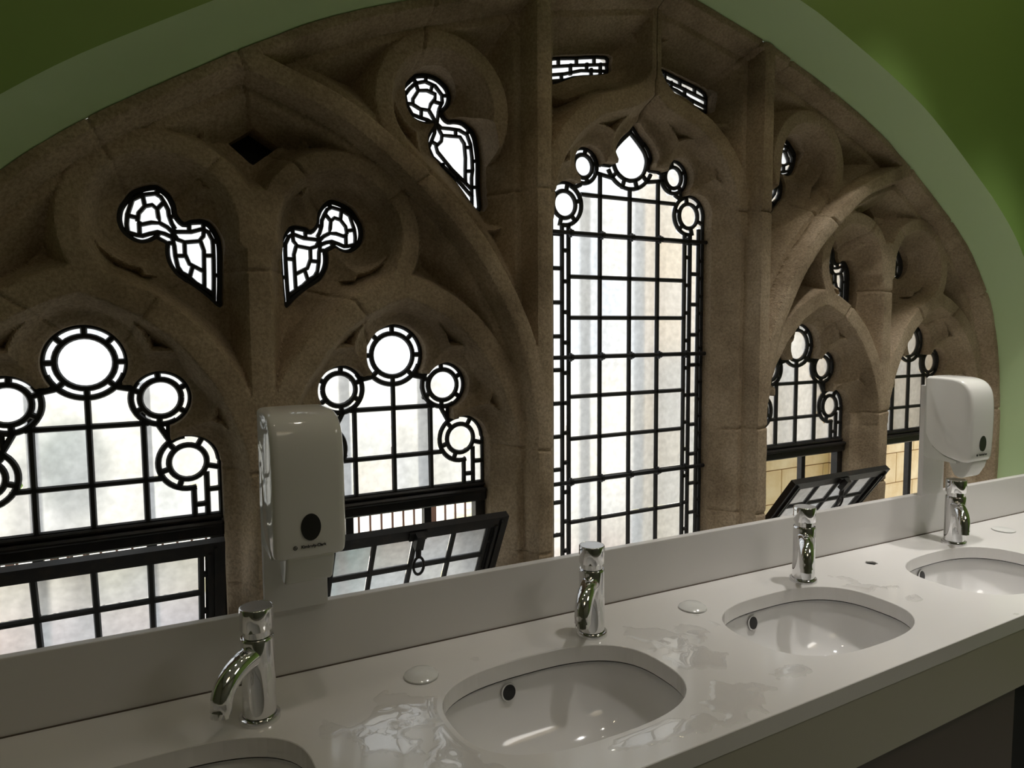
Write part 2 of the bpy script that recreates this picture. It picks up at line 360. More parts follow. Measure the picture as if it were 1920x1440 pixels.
D1L = [[(-2.41, 2.29), (-2.42, 2.47), (-2.4, 2.66), (-2.34, 2.84), (-2.29, 2.98), (-2.11, 3.09), (-1.87, 3.14), (-1.76, 3.08), (-1.69, 2.95), (-1.63, 2.82), (-1.62, 2.69), (-1.57, 2.53), (-1.51, 2.42)], [(-2.41, 2.3), (-2.24, 2.25), (-2.14, 2.24), (-2.01, 2.29), (-1.85, 2.34), (-1.72, 2.31), (-1.59, 2.25)], [(-1.51, 2.42), (-1.6, 2.25)], [(-1.8, 2.53), (-1.66, 2.45), (-1.55, 2.34)], [(-1.55, 2.36), (-1.37, 2.37), (-1.2, 2.38), (-0.96, 2.46), (-0.86, 2.4), (-0.78, 2.23), (-0.77, 2.1), (-0.77, 1.81), (-0.78, 1.42), (-0.8, 0.91)], [(-1.56, 2.34), (-1.47, 2.2), (-1.33, 2.15), (-1.05, 2.19), (-0.96, 2.3), (-0.94, 2.45)], [(-1.02, 2.19), (-0.96, 1.99), (-0.97, 1.53), (-0.98, 1.18)], [(-1.34, 2.14), (-1.34, 1.9), (-1.26, 1.69), (-0.97, 1.53)], [(-1.58, 2.25), (-1.54, 2.06), (-1.53, 1.85), (-1.49, 1.62), (-1.42, 1.5), (-1.29, 1.42), (-1.15, 1.28), (-0.98, 1.17), (-0.79, 1.03)], [(-0.97, 1.88), (-0.77, 1.89)], [(-1.54, 1.85), (-1.34, 1.86)], [(-1.2, 1.63), (-1.26, 1.42)], [(-2.22, 2.53), (-2.19, 2.71), (-2.07, 2.86), (-1.93, 2.9), (-1.84, 2.82), (-1.82, 2.64), (-1.8, 2.53), (-1.96, 2.53), (-2.13, 2.48), (-2.22, 2.53)], [(-2.1, 3.08), (-2.07, 2.87)], [(-1.72, 2.96), (-1.83, 2.83)], [(-2.41, 2.65), (-2.21, 2.61)], [(-2.19, 2.49), (-2.19, 2.24)], [(-2.35, 2.97), (-2.28, 2.99)], [(-1.83, 3.26), (-1.82, 3.13)], [(-1.5, 2.69), (-1.63, 2.67)], [(-1.23, 2.57), (-1.24, 2.38)], [(-0.95, 2.61), (-0.95, 2.46)], [(-0.67, 2.2), (-0.79, 2.18)], [(-0.66, 1.46), (-0.79, 1.46)], [(-1.88, 2.24), (-1.8, 2.34)], [(-1.66, 2.12), (-1.55, 2.11)], [(-1.58, 1.54), (-1.44, 1.54)], [(-1.15, 1.21), (-1.09, 1.27)]]
D3O = [(-7.05, 6.08), (-7.0, 6.21), (-6.77, 6.44), (-6.69, 6.5), (-6.45, 6.55), (-6.18, 6.52), (-5.95, 6.38), (-5.85, 6.22), (-5.84, 6.04), (-5.92, 5.87), (-6.05, 5.73), (-6.0, 5.6), (-5.87, 5.5), (-5.68, 5.53), (-5.47, 5.52), (-5.27, 5.4), (-5.14, 5.24), (-5.07, 4.93), (-5.04, 4.66), (-5.03, 4.57), (-5.04, 3.98), (-5.04, 3.33), (-5.63, 3.98), (-6.04, 4.34), (-6.21, 4.53), (-6.35, 4.65), (-6.41, 4.89), (-6.39, 5.09), (-6.23, 5.36), (-6.32, 5.44), (-6.51, 5.4), (-6.79, 5.48), (-6.96, 5.72)]
D3L = [[(-6.99, 6.02), (-6.95, 5.79), (-6.81, 5.58), (-6.6, 5.53), (-6.41, 5.5), (-6.2, 5.42)], [(-6.99, 6.02), (-6.87, 6.18), (-6.7, 6.35), (-6.44, 6.43), (-6.18, 6.36), (-6.0, 6.17), (-5.99, 5.98), (-6.08, 5.81), (-6.11, 5.65), (-6.14, 5.46)], [(-6.17, 5.45), (-6.03, 5.35), (-5.81, 5.36), (-5.53, 5.36), (-5.31, 5.27), (-5.21, 5.03), (-5.17, 4.69), (-5.16, 4.38), (-5.19, 4.19), (-5.19, 3.46)], [(-6.2, 5.42), (-6.21, 5.2), (-6.3, 4.99), (-6.38, 4.8), (-6.28, 4.59), (-6.02, 4.4), (-6.04, 4.44), (-5.63, 4.12), (-5.17, 3.69)], [(-6.78, 5.82), (-6.78, 5.95), (-6.63, 6.18), (-6.4, 6.22), (-6.18, 6.16), (-6.19, 6.04), (-6.31, 5.89), (-6.36, 5.74), (-6.6, 5.74), (-6.78, 5.82)], [(-6.36, 5.74), (-6.27, 5.61), (-6.17, 5.45)], [(-6.17, 5.42), (-6.01, 5.17), (-5.78, 5.18), (-5.51, 5.19), (-5.39, 5.03), (-5.36, 4.67), (-5.37, 4.36), (-5.37, 4.17), (-5.36, 3.99)], [(-6.01, 5.17), (-6.03, 5.02), (-6.18, 4.87), (-6.14, 4.74), (-5.77, 4.36), (-5.75, 4.34), (-5.36, 4.03)], [(-5.36, 4.03), (-5.18, 3.88)], [(-6.64, 6.19), (-6.7, 6.36)], [(-6.3, 6.21), (-6.25, 6.39)], [(-6.19, 5.97), (-5.99, 5.95)], [(-6.56, 5.74), (-6.57, 5.53)], [(-6.95, 5.82), (-6.78, 5.83)], [(-5.63, 5.36), (-5.63, 5.19)], [(-5.37, 4.94), (-5.2, 4.96)], [(-6.32, 4.99), (-6.14, 4.91)], [(-6.77, 6.46), (-6.69, 6.36)], [(-6.42, 6.56), (-6.43, 6.43)], [(-7.06, 6.12), (-6.93, 6.03)], [(-5.82, 6.18), (-6.0, 6.15)], [(-6.02, 5.76), (-6.12, 5.72)], [(-5.27, 5.42), (-5.31, 5.26)], [(-5.02, 4.63), (-5.19, 4.61)], [(-6.12, 4.37), (-5.97, 4.45)], [(-6.09, 4.37), (-5.99, 4.45)], [(-5.68, 4.05), (-5.6, 4.15)], [(-5.4, 4.33), (-5.18, 4.36)], [(-5.2, 3.94), (-5.01, 3.96)]]
D1O = catmull(D1O, True, 3); D3O = catmull(D3O, True, 3)
def dag1(X, Z): return spoly(X, Z, D1O)-0.06           # local to the mullion axis
def dag3(X, Z): return spoly(X, Z, D3O)-0.06
EYE = catmull([(-0.92,8.0),(-0.84,7.75),(-0.95,7.46),(-2.0,7.22),(-2.85,6.86),(-2.97,7.15),(-2.9,7.58),(-2.0,7.80)], True, 3)
def eye(X, Z): return spoly(X, Z, EYE)
DIA = [(-11.16,4.28),(-10.67,4.62),(-10.12,4.30),(-10.66,3.86)]
OPEN = [(lambda X, Z: light_open(X-XL1, Z), (-16.8,-11.3,-7.5,0.5)), (lambda X, Z: light_open(X-XL2, Z), (-10.2,-4.7,-7.5,0.5)),
        (centre_open, (-3.1,0.1,-7.5,6.5)), (lambda X, Z: dag1(X-XM, Z), (-13.5,-11.1,0.5,3.5)), (lambda X, Z: dag1(XM-X, Z), (-10.4,-8,0.5,3.5)),
        (dag3, (-7.3,-4.8,3.1,6.8)), (eye, (-3.1,-0.7,6.9,8.1)), (lambda X, Z: spoly(X, Z, DIA), (-11.3,-10,3.7,4.8))]
def open_sd(X, Z, which=slice(None)):
    f = np.full(X.shape, 9.0)
    for fn, (x0, x1, z0, z1) in OPEN[which]:
        m = (X > x0-1.4) & (X < x1+1.4) & (Z > z0-1.4) & (Z < z1+1.4)
        f[m] = np.minimum(f[m], fn(X[m], Z[m]))
    return f
EPOLY = np.concatenate([EC, [(17.65,-12),(-17.65,-12)]])
def arc(c, r, a0, a1, n=40):
    t = np.radians(np.linspace(a0, a1, n)); return np.c_[c[0]+r*np.cos(t), c[1]+r*np.sin(t)]
ARCH = [(0,1.26),(0.55,1.06),(1.18,0.74),(1.68,0.34),(2.10,-0.10),(2.62,-0.85),(2.92,-1.55),(3.18,-2.3),(3.28,-3.2)]
PRIM = [([(XP,-9),(XP,8.8)], 0.21), (catmull([(-11.2,5.75),(-10.52,5.55),(-8.84,4.9),(-7.4,3.87),(-6.15,2.72),(-5.38,1.72),(-4.66,0.42),(-4.24,-0.80),(-4.0,-2.0)], n=5), 0.21)]
SEC = [([(XM,-9),(XM,3.0)], 0.23)]
for c in (XL1, XL2):
    for s in (-1, 1): SEC.append((np.array([(c+s*x, z) for x, z in ARCH]), 0.25))
SEC += [(arc((-8.95,2.35), 1.62, -78, 188), 0.19), (arc((-12.53,2.35), 1.62, -8, 258), 0.19), (arc((-6.42,5.52), 1.50, -25, 218), 0.19),
        (catmull([(0,7.25),(-0.18,6.98),(-0.6,6.66),(-1.2,6.42),(-2.0,6.12),(-2.75,5.52),(-3.2,4.9),(-3.5,4.2),(-3.62,3.2)], n=4), 0.24), ([(0,6.9),(0,9.0)], 0.17)]
JN = [[(-13.85, 4.39), (-13.53, 3.75), (-13.4, 3.56), (-13.07, 2.88)], [(-11.19, 6.02), (-10.95, 5.47), (-10.71, 4.35)], [(-12.25, 3.03), (-11.69, 3.48), (-11.1, 4.12)], [(-10.35, 4.12), (-9.93, 3.82), (-9.58, 3.43), (-9.18, 2.91)], [(-8.39, 2.79), (-7.57, 3.4), (-6.93, 3.83), (-6.45, 4.32)], [(-11.61, 1.49), (-9.98, 1.52)], [(-13.38, -0.07), (-13.23, 0.12), (-12.68, 0.94), (-12.12, 1.28)], [(-8.14, -0.29), (-8.41, 0.53), (-8.69, 0.89), (-9.64, 1.17)], [(-5.76, -2.68), (-3.2, -2.97)], [(-5.67, 3.6), (-3.18, 3.82)], [(-6.77, 7.85), (-6.87, 7.19), (-7.03, 6.1)], [(-11.77, -2.76), (-9.16, -2.97)]]
JN += [[(XP-1.2,-5.6),(XP+1.2,-5.6)], [(XM-0.9,-5.4),(XM+0.9,-5.4)], [(-17.9,-3.1),(-16.4,-3.1)], [(-16.9,2.0),(-14.8,0.6),(-14.3,0.2)], [(-3.9,8.9),(-2.3,7.4)], [(0,5.9),(0,7.15)], [(-4.4,7.6),(-5.0,8.5)]]
def wob(X, Z):
    return (np.sin(X*2.3+1.1*np.sin(Z*1.7))*np.sin(Z*2.1+0.8*np.sin(X*1.3))+0.5*np.sin(X*6.1+Z*3.3)*np.sin(Z*5.3-X*2.2))
def height(X, Z, so):
    e = -spoly(X, Z, EPOLY)
    h = np.interp(e, [0,0.20,0.40,0.44,0.62,0.66,1.35], [1.66,1.66,1.29,1.14,1.14,1.08,0.12])
    d = np.full(X.shape, 9.0)
    for P, w in PRIM: d = np.minimum(d, dpoly(X, Z, P)-w)
    h = np.maximum(h, np.interp(d, [-0.12,0.0,0.12,0.15,0.33,0.36,0.95], [1.69,1.66,1.30,1.14,1.14,1.10,0.2]))
    d = np.full(X.shape, 9.0)
    for P, w in SEC: d = np.minimum(d, dpoly(X, Z, P)-w)
    h = np.maximum(h, np.interp(d, [-0.1,0.0,0.03,0.24,0.30,1.0], [1.21,1.20,1.15,0.62,0.46,0.02]))
    sl, sd_ = so
    h = np.maximum(h, np.interp(sl, [0,0.04,0.28,0.44,0.49,0.60], [0.38,0.45,0.60,0.86,0.80,0.15]))
    sd_ = np.where(((Z < 1.35) & (X < -7.6)) | ((Z > 3) & (Z < 4.3) & (X > -6.6)), np.minimum(sd_*0.45, 0.3), sd_)
    sd_ = np.where(sd_ > 4, 9, sd_)
    h = np.maximum(h, np.interp(sd_, [0,0.04,0.30,0.52,0.57,0.70], [0.14,0.19,0.40,0.82,0.77,0.15]))
    h = np.maximum(h, 0.16)
    j = np.full(X.shape, 9.0)
    for P in JN: j = np.minimum(j, dpoly(X, Z, P))
    return h-0.075*np.exp(-(j/0.04)**2)+0.012*wob(X, Z)
HS = 0.036
gx, gz, T, cell, (ncz, ncx), xs, zs = mesher(lambda X, Z: np.minimum(open_sd(X, Z), -spoly(X, Z, EPOLY)), -17.8, 0.0, -7.55, 9.6, HS)
used = np.unique(T); hh = np.zeros(len(gx)); ux, uz = gx[used], gz[used]
hh[used] = height(ux, uz, (np.maximum(open_sd(ux, uz, slice(0, 3)), 0), np.maximum(open_sd(ux, uz, slice(3, None)), 0)))
gx = np.minimum(gx, 0.0)
# split the stonework along its joints into blocks
bh = np.zeros((ncz, ncx), bool); bv = np.zeros((ncz, ncx), bool)      # wall to the right / above a cell
cx = xs[:-1]+HS/2; cz = zs[:-1]+HS/2; CX, CZ = np.meshgrid(cx, cz)
for P in JN:
    for (ax, az), (bx_, bz) in zip(P[:-1], P[1:]):
        if abs(bz-az) > 1e-6:
            xi = ax+(CZ-az)/(bz-az)*(bx_-ax); bh |= (CZ >= min(az,bz)) & (CZ <= max(az,bz)) & (xi >= CX) & (xi < CX+HS)
        if abs(bx_-ax) > 1e-6:
            zi = az+(CX-ax)/(bx_-ax)*(bz-az); bv |= (CX >= min(ax,bx_)) & (CX <= max(ax,bx_)) & (zi >= CZ) & (zi < CZ+HS)
occ = np.zeros(ncz*ncx, bool); occ[cell] = True; lab = np.full(ncz*ncx, -1, np.int32)
bhf, bvf = bh.ravel(), bv.ravel(); nb = 0
for s in np.nonzero(occ)[0]:
    if lab[s] >= 0: continue
    lab[s] = nb; st = [int(s)]
    while st:
        c = st.pop(); i, j = divmod(c, ncx)
        if j+1 < ncx and occ[c+1] and lab[c+1] < 0 and not bhf[c]: lab[c+1] = nb; st.append(c+1)
        if j > 0 and occ[c-1] and lab[c-1] < 0 and not bhf[c-1]: lab[c-1] = nb; st.append(c-1)
        if i+1 < ncz and occ[c+ncx] and lab[c+ncx] < 0 and not bvf[c]: lab[c+ncx] = nb; st.append(c+ncx)
        if i > 0 and occ[c-ncx] and lab[c-ncx] < 0 and not bvf[c-ncx]: lab[c-ncx] = nb; st.append(c-ncx)
    nb += 1
tl = lab[cell]; cnt = np.bincount(tl, minlength=nb); big = np.nonzero(cnt > 250)[0]
small = ~np.isin(tl, big)
if small.any(): tl[small] = big[0]
trac = empty('trim_1', W(0,0,-7.55), 'brown carved sandstone tracery with pointed arches, cusps and daggers', None, kind='structure')
BE = bedges(T); bset = set(map(tuple, np.sort(BE, 1).tolist()))
for k in big:
    t = T[tl == k]
    be = bedges(t); be = np.array([e for e in be.tolist() if (min(e), max(e)) in bset and not (gx[e[0]] > -1e-4 and gx[e[1]] > -1e-4)] or np.zeros((0,2)), int).reshape(-1, 2)
    ids = np.unique(t); mp = np.full(len(gx), -1); mp[ids] = np.arange(len(ids)); nv = len(ids)
    V = np.c_[gx[ids], -hh[ids], gz[ids]]
    bi = np.unique(be) if len(be) else np.zeros(0, int); mb2 = np.full(len(gx), -1); mb2[bi] = nv+np.arange(len(bi)); 
    mb3 = np.full(len(gx), -1); mb3[bi] = nv+len(bi)+np.arange(len(bi))
    V = np.concatenate([V, np.c_[gx[bi], -hh[bi], gz[bi]], np.c_[gx[bi], np.full(len(bi), 0.14), gz[bi]]])
    F = mp[t]
    if len(be):
        a, b = be[:,0], be[:,1]
        F = np.concatenate([F, np.c_[mb2[b], mb2[a], mb3[a]], np.c_[mb2[b], mb3[a], mb3[b]]])
    V = V*S
    for sx in (1, -1):
        V2 = V.copy(); V2[:,0] *= sx; V2[:,2] += 7.55*S
        me = npmesh('stone_block', V2, F if sx < 0 else F[:, ::-1]); link('stone_block', me, M['stone'], trac, smooth=True); me.set_sharp_from_angle(angle=0.62)
# ------------------------------------------------------------------ leaded glazing
def ribbon(mb, P, hw, y0=-0.075, y1=0.045, closed=False):
    P = np.asarray(P, float)
    if closed: t = np.roll(P, -1, 0)-np.roll(P, 1, 0)
    else: t = np.gradient(P, axis=0)
    n = np.c_[-t[:,1], t[:,0]]; n /= np.linalg.norm(n, axis=1)[:,None]+1e-9; ym = (y0+y1)/2
    R = []
    for p, q in zip(P, n):
        R.append([(p[0]+q[0]*o, y, p[1]+q[1]*o) for o, y in ((-hw,ym),(-hw*0.6,y0),(hw*0.6,y0),(hw,ym),(hw*0.6,y1),(-hw*0.6,y1))])
    if closed: R.append(R[0])
    mb.rings(R, cap=not closed)
def glaze(open_fn, leads, box, hw=0.058, edge=0.055, h=0.03):
    """leads: polylines. Returns pane polygons and one mesh of the lead net"""
    def fld(X, Z):
        d = -open_fn(X, Z)-edge
        for P in leads:
            P = np.asarray(P, float); lo = P.min(0)-0.3; hi = P.max(0)+0.3
            m = (X > lo[0]) & (X < hi[0]) & (Z > lo[1]) & (Z < hi[1])
            if m.any(): d[m] = np.minimum(d[m], dpoly(X[m], Z[m], P)-hw)
        return d
    X, Z, t, *_ = mesher(fld, *box, h); cl = comps(t); panes = []
    for c in np.unique(cl):
        q = t[cl == c]
        if len(q) < 8: continue
        L = loops_of(q, X, Z)
        if not L: continue
        P = rdp(max(L, key=lambda a: abs(area(a))), 0.009)
        if abs(area(P)) < 0.006: continue
        panes.append(P if area(P) > 0 else P[::-1])
    X, Z, t, *_ = mesher(lambda a, b: -open_fn(a, b), *box, 0.05)
    mb = MB()
    for P in leads: ribbon(mb, P, hw*1.12)
    for L in loops_of(t, X, Z):
        if len(L) > 8: ribbon(mb, L, 0.075, closed=True)
    return panes, mb
def pane_mesh(P, sx=1):
    P = np.asarray(P)*[sx, 1]; P = P if area(P) > 0 else P[::-1]; n = len(P); v = []; f = []
    v = [(p[0]*S, -0.028*S, p[1]*S) for p in P]+[(p[0]*S, 0.028*S, p[1]*S) for p in P]
    f = [tuple(range(n)), tuple(range(2*n-1, n-1, -1))]+[(i, i+n, (i+1) % n+n, (i+1) % n) for i in range(n)]
    me = bpy.data.meshes.new('pane'); me.from_pydata(v, [], f); me.materials.append(M['gface']); me.materials.append(M['gback'])
    me.polygons[1].material_index = 1; me.update(); return me
def lead_mesh(mb, sx=1):
    me = bpy.data.meshes.new('lead_came'); me.from_pydata([(x*S*sx, y*S, z*S) for x, y, z in mb.v], [], mb.f)
    bm = bmesh.new(); bm.from_mesh(me); bmesh.ops.recalc_face_normals(bm, faces=bm.faces); bm.to_mesh(me); bm.free()
    me.materials.append(M['lead']); return me
def place(name, X, pm, lm, label, Zb=0.0, rot=None):
    o = empty(name, W(X, 0, Zb), label, kind='structure')
    for m in pm: link('pane', m, None, o)
    link('lead_came', lm, None, o); return o
def ring_leads(c, r_in, r_out, a0, a1, rads, sx=1):
    L = [arc(c, r_in, 0, 360, 33), arc(c, r_out, a0, a1, 22)]
    for a in rads: L.append(arc(c, 1, a, a, 1).repeat(2, 0)); q = math.radians(a); L[-1] = np.array([(c[0]+r*math.cos(q), c[1]+r*math.sin(q)) for r in (r_in, r_out+0.04)])
    return L
def mirror(L): return [np.asarray(P)*[-1, 1] for P in L]
SIDE = ring_leads((LA, ZS), 0.40, 0.57, 140, 300, (95, 28, -35, -95, -150, 160)) + ring_leads((LB, ZL), 0.38, 0.59, 95, 285, (60, 130, 198, 250, -15)) + \
    [[(0.5,-0.92),(0.86,-1.0)], [(1.28,-1.77),(1.50,-2.17)], [(1.0,-1.62),(1.0,-3.9)], [(1.93,-3.2),(1.93,-3.9)], [(2.20,-2.9),(2.20,-3.9)], [(2.2,-3.3),(2.52,-3.3)], [(1.93,-3.62),(2.2,-3.62)]]
LIGHT = ring_leads((0, ZT), 0.54, 0.735, 200, 340, range(0, 360, 45)) + SIDE + mirror(SIDE) + [[(0,ZT-0.72),(0,-3.9)], [(-1.1,Z1),(1.1,Z1)], [(-1.36,Z2),(1.36,Z2)]]
lp, lmb = glaze(lambda X, Z: light_open(X, Z, -3.9), LIGHT, (-2.7, 2.7, -4.05, 0.5))
# centre light
CT = np.array([(0,6.0),(0.30,5.74),(0.55,5.47),(0.63,5.2),(0.52,4.86),(0.27,4.66),(0,4.60)])
CS = ring_leads((1.676,4.85), 0.32, 0.475, 130, 320, (100, 25, -50, -110, 165)) + ring_leads((2.31,3.73), 0.375, 0.575, 110, 275, (100, 40, -20, -75, -130, 165)) + \
    [catmull(CT, n=4), [(0.62,4.62),(1.28,4.72)], [(1.75,4.33),(1.98,4.22)], [(1.08,4.72),(1.08,-7.3)], [(2.17,3.2),(2.17,-7.3)], [(2.39,3.2),(2.39,-7.3)], [(2.75,3.35),(2.75,-7.3)]]
for a in (42, 5, -42, -72): q = math.radians(a); CS.append([(0.60*math.cos(q), 5.23+0.60*math.sin(q)), (0.92*math.cos(q), 5.23+0.92*math.sin(q))])
for i, z in enumerate(np.arange(2.45, -7.2, -0.87)): CS.append([(2.17, z), (2.39, z)])
for z in np.arange(2.9, -7.2, -0.96): CS.append([(2.39, z), (2.75, z)])
for z in np.arange(2.35, -7.2, -0.55): CS.append([(2.75, z), (2.95, z)])
CROWS = [4.06, 2.93, 1.72, 0.55, -0.58, -1.73, -2.96, -4.2, -5.43, -6.62]
CENTRE = CS + mirror(CS) + [arc((0,5.23), 0.87, 205, 335, 24), [(0,4.38),(0,-7.3)], [(0,6.0),(0,6.25)]] + [[(-w, z), (w, z)] for z in CROWS for w in ((1.75 if z > 4 else 2.17),)]
cp, cmb = glaze(centre_open, CENTRE, (-3.1, 3.1, -7.5, 6.4))
d1p, d1mb = glaze(lambda X, Z: dag1(X, Z)+0.03, D1L, (-2.75, -0.45, 0.5, 3.45), hw=0.045, edge=0.03, h=0.022)
d3p, d3mb = glaze(lambda X, Z: dag3(X, Z)+0.03, D3L, (-7.25, -4.85, 3.05, 6.75), hw=0.045, edge=0.03, h=0.022)
eyl = [[(-3,7.36),(-2.0,7.58),(-0.85,7.80)], [(-3,7.14),(-2.3,7.30),(-1.75,7.48),(-0.8,7.62)], [(-1.3,7.72),(-1.3,8.0)], [(-1.9,7.6),(-1.9,7.9)], [(-2.5,7.47),(-2.5,7.75)], [(-1.08,7.5),(-1.08,7.8)], [(-1.55,7.5),(-1.55,7.72)], [(-2.1,7.3),(-2.1,7.6)], [(-3,6.98),(-2.3,7.13),(-1.6,7.31),(-0.8,7.47)], [(-1.4,7.3),(-1.4,7.6)], [(-2.4,7.0),(-2.4,7.3)]]
ep, emb = glaze(eye, eyl, (-3.1, -0.7, 6.85, 8.1), hw=0.045, edge=0.03, h=0.022)
lpm = [pane_mesh(P) for P in lp]; llm = lead_mesh(lmb)
WIN = {}
ZREF = 0.0
for nm, X, lb in (('window_1', XL1, 'leftmost cusped leaded light, its hopper tilted slightly open'), ('window_2', XL2, 'cusped leaded light between the left dispenser and the tall centre light'),
                  ('window_4', -XL2, 'cusped leaded light just right of the tall centre light, hopper wide open'), ('window_5', -XL1, 'rightmost cusped leaded light, partly behind the far dispenser')):
    WIN[nm] = place(nm, X, lpm, llm, lb)
WIN['window_3'] = place('window_3', 0, [pane_mesh(P) for P in cp], lead_mesh(cmb), 'tall centre leaded light with iron saddle bars and ogee head')
for sx, (n1, n2) in ((1, ('window_6', 'window_8')), (-1, ('window_7', 'window_9'))):
    pm = [pane_mesh(P, sx) for P in d1p]; lm_ = lead_mesh(d1mb, sx)
    for nm, X, lb in ((n1, XM, 'leaded dagger light above the leftmost light' if sx > 0 else 'leaded dagger light above the light beside the left dispenser'), (n2, -XM, 'small leaded dagger light high above the far open hopper' if sx > 0 else 'half-hidden leaded dagger light above the far dispenser')):
        WIN[nm] = place(nm, X, pm, lm_, lb)
for sx, nm, nm2, lb, lb2 in ((1, 'window_10', 'window_12', 'leaded dagger light high up left of the tall centre light', 'narrow leaded eyelet at the top left above the ogee head'),
                             (-1, 'window_11', 'window_13', 'leaded dagger light high up right of the tall centre light', 'narrow leaded eyelet at the top right above the ogee head')):
    place(nm, 0, [pane_mesh(P, sx) for P in d3p], lead_mesh(d3mb, sx), lb)
    place(nm2, 0, [pane_mesh(P, sx) for P in ep], lead_mesh(emb, sx), lb2)
for sx in (1, -1):
    q = MB(); q.box((-0.75,0.02,-0.55), (0.75,0.1,0.55))
    tag(q.build('trim_%d' % (4 if sx > 0 else 5), M['black'], scale=S, loc=W(sx*-10.65, 0.1, 4.25)), 'black panel blocking the small diamond hole in the %s tracery' % ('left' if sx > 0 else 'right'), kind='structure')
# frames, hoppers, saddle bars, outer posts
def frame_parts(o):
    q = MB(); q.box((-2.5,-0.16,-4.0), (2.5,0.12,-3.88)); q.box((-2.5,-0.24,-4.36), (2.5,0.14,-4.0)); q.box((-2.5,-0.30,-4.12), (2.5,-0.2,-4.0))
    q.build('transom', M['steel'], o, bevel=0.004, scale=S, seg=1)
    for s in (-1, 1):
        q = MB(); q.box((min(s*2.22,s*2.52),-0.12,-7.3), (max(s*2.22,s*2.52),0.14,-4.36)); q.build('frame_stile', M['steel'], o, scale=S)
    q = MB(); q.box((-2.5,-0.12,-7.35), (2.5,0.14,-7.1)); q.build('frame_rail', M['steel'], o, scale=S)
def posts(o, top, bottom=-7.3):
    for s in (-1, 1):
        q = MB(); q.box((s*1.06-0.10,0.43,bottom), (s*1.06+0.10,0.63,top)); q.build('outer_post', M['steel'], o, scale=S)
HOP = [[(x, 0.2), (x, 3.0)] for x in (-1,0,1,-1.95,1.95)] + [[(-1.95, z), (1.95, z)] for z in (0.98, 1.95)] + [[(s*1.95, z), (s*2.2, z)] for s in (-1,1) for z in (1.45, 2.4)]
hp, hmb = glaze(lambda X, Z: sbox(X, Z, -2.1, 2.1, 0.26, 2.92), HOP, (-2.3, 2.3, 0.1, 3.1))
hpm = [pane_mesh(P) for P in hp]; hlm = lead_mesh(hmb)
def hopper(o, ang, catch=True):
    q = MB(); H = 3.2
    for a, b in (((-2.42,-0.10,0),(-2.08,0.10,H)), ((2.08,-0.10,0),(2.42,0.10,H)), ((-2.08,-0.10,0),(2.08,0.10,0.28)), ((-2.08,-0.10,H-0.30),(2.08,0.10,H)),
                 ((-2.14,-0.16,0.2),(-2.08,-0.05,H-0.24)), ((2.08,-0.16,0.2),(2.14,-0.05,H-0.24)), ((2.2,-0.17,0.1),(2.26,-0.05,H-0.1)), ((-2.26,-0.17,0.1),(-2.2,-0.05,H-0.1))): q.box(a, b)
    c = q.build('hopper_casement', M['steel'], o, scale=S); c.location = (0, -0.1*S, -7.25*S); c.rotation_euler.x = ang
    for m in hpm: link('pane', m, None, c)
    link('lead_came', hlm, None, c)
    if not catch: return
    q = MB(); q.box((-0.22,-0.17,H-0.27), (0.22,-0.08,H-0.05)); q.box((-0.10,-0.34,H-0.44), (0.10,-0.15,H-0.02))
    q.tube([(0,-0.28,H-0.4), (0,-0.36,H-0.62)], 0.07, 8)
    q.tube([(0.13*math.sin(t), -0.38-0.08*(1-math.cos(t)), H-0.80+0.2*math.cos(t)) for t in np.linspace(0, 2*math.pi, 20)], 0.035, 6)
    q.build('catch', M['steel'], c, scale=S, smooth=True)
for nm, ang in (('window_1', 17.5), ('window_2', 27.5), ('window_4', 36), ('window_5', None)):
    o = WIN[nm]; frame_parts(o); posts(o, -0.9)
    if ang: hopper(o, math.radians(ang), nm != 'window_1')
for z in (2.93, -0.58, -4.2):
    q = MB(); q.tube([(-3.08,-0.18,z), (3.08,-0.18,z)], 0.062, 10)
    for x in (-2.17,-1.08,0,1.08,2.17): q.tube([(x-0.05,-0.17,z), (x+0.05,-0.17,z)], 0.095, 10); q.box((x-0.03,-0.16,z-0.12), (x+0.03,-0.06,z+0.12))
    q.build('saddle_bar', M['iron'], WIN['window_3'], smooth=True, scale=S)
posts(WIN['window_3'], 4.3)

# ------------------------------------------------------------------ washbasin counter
ZK = -6.45
def yback(x): return -3.56-0.0306*x
def yfront(x): return -8.77+0.012*x
CXL, CXR = -18.0, 17.2
BC = [(-13.26,-6.40), (-6.41,-6.41), (0.45,-6.46), (7.28,-6.58)]
def superell(a, b, n=2.7, k=64):
    t = np.linspace(0, 2*np.pi, k, endpoint=False); c, s = np.cos(t), np.sin(t)
    return np.c_[a*np.sign(c)*np.abs(c)**(2/n), b*np.sign(s)*np.abs(s)**(2/n)]
BO = superell(2.28, 1.54)
outer = [(CXL, yfront(CXL)), (CXR, yfront(CXR)), (CXR, yback(CXR)), (CXL, yback(CXL))]
HOLE = (4.98, -4.72)
holes = [[tuple(p) for p in BO+np.array(c)] for c in BC]+[[(HOLE[0]+r*math.cos(a), HOLE[1]+r*0.9*math.sin(a)) for a in np.linspace(0, 2*math.pi, 13)[:-1] for r in (0.17+0.02*math.sin(5*a),)]]
wt = slab(filled(outer, holes, 'wt'), 'worktop', lambda x, y, d: W(x, y, ZK-d), 0.34)
bm = bmesh.new(); bm.from_mesh(wt)
es = [e for e in bm.edges if len(e.link_faces) == 2 and e.calc_face_angle() > 1.0 and all(abs(v.co.z-(ZK+ZF)*S) < 1e-4 for v in e.verts)]
bmesh.ops.bevel(bm, geom=es, offset=0.0012, segments=1, affect='EDGES', profile=0.5); bm.to_mesh(wt); bm.free()
tag(link('worktop', wt, M['solid']), 'long glossy white worktop with four oval basin cut-outs', 'countertop')
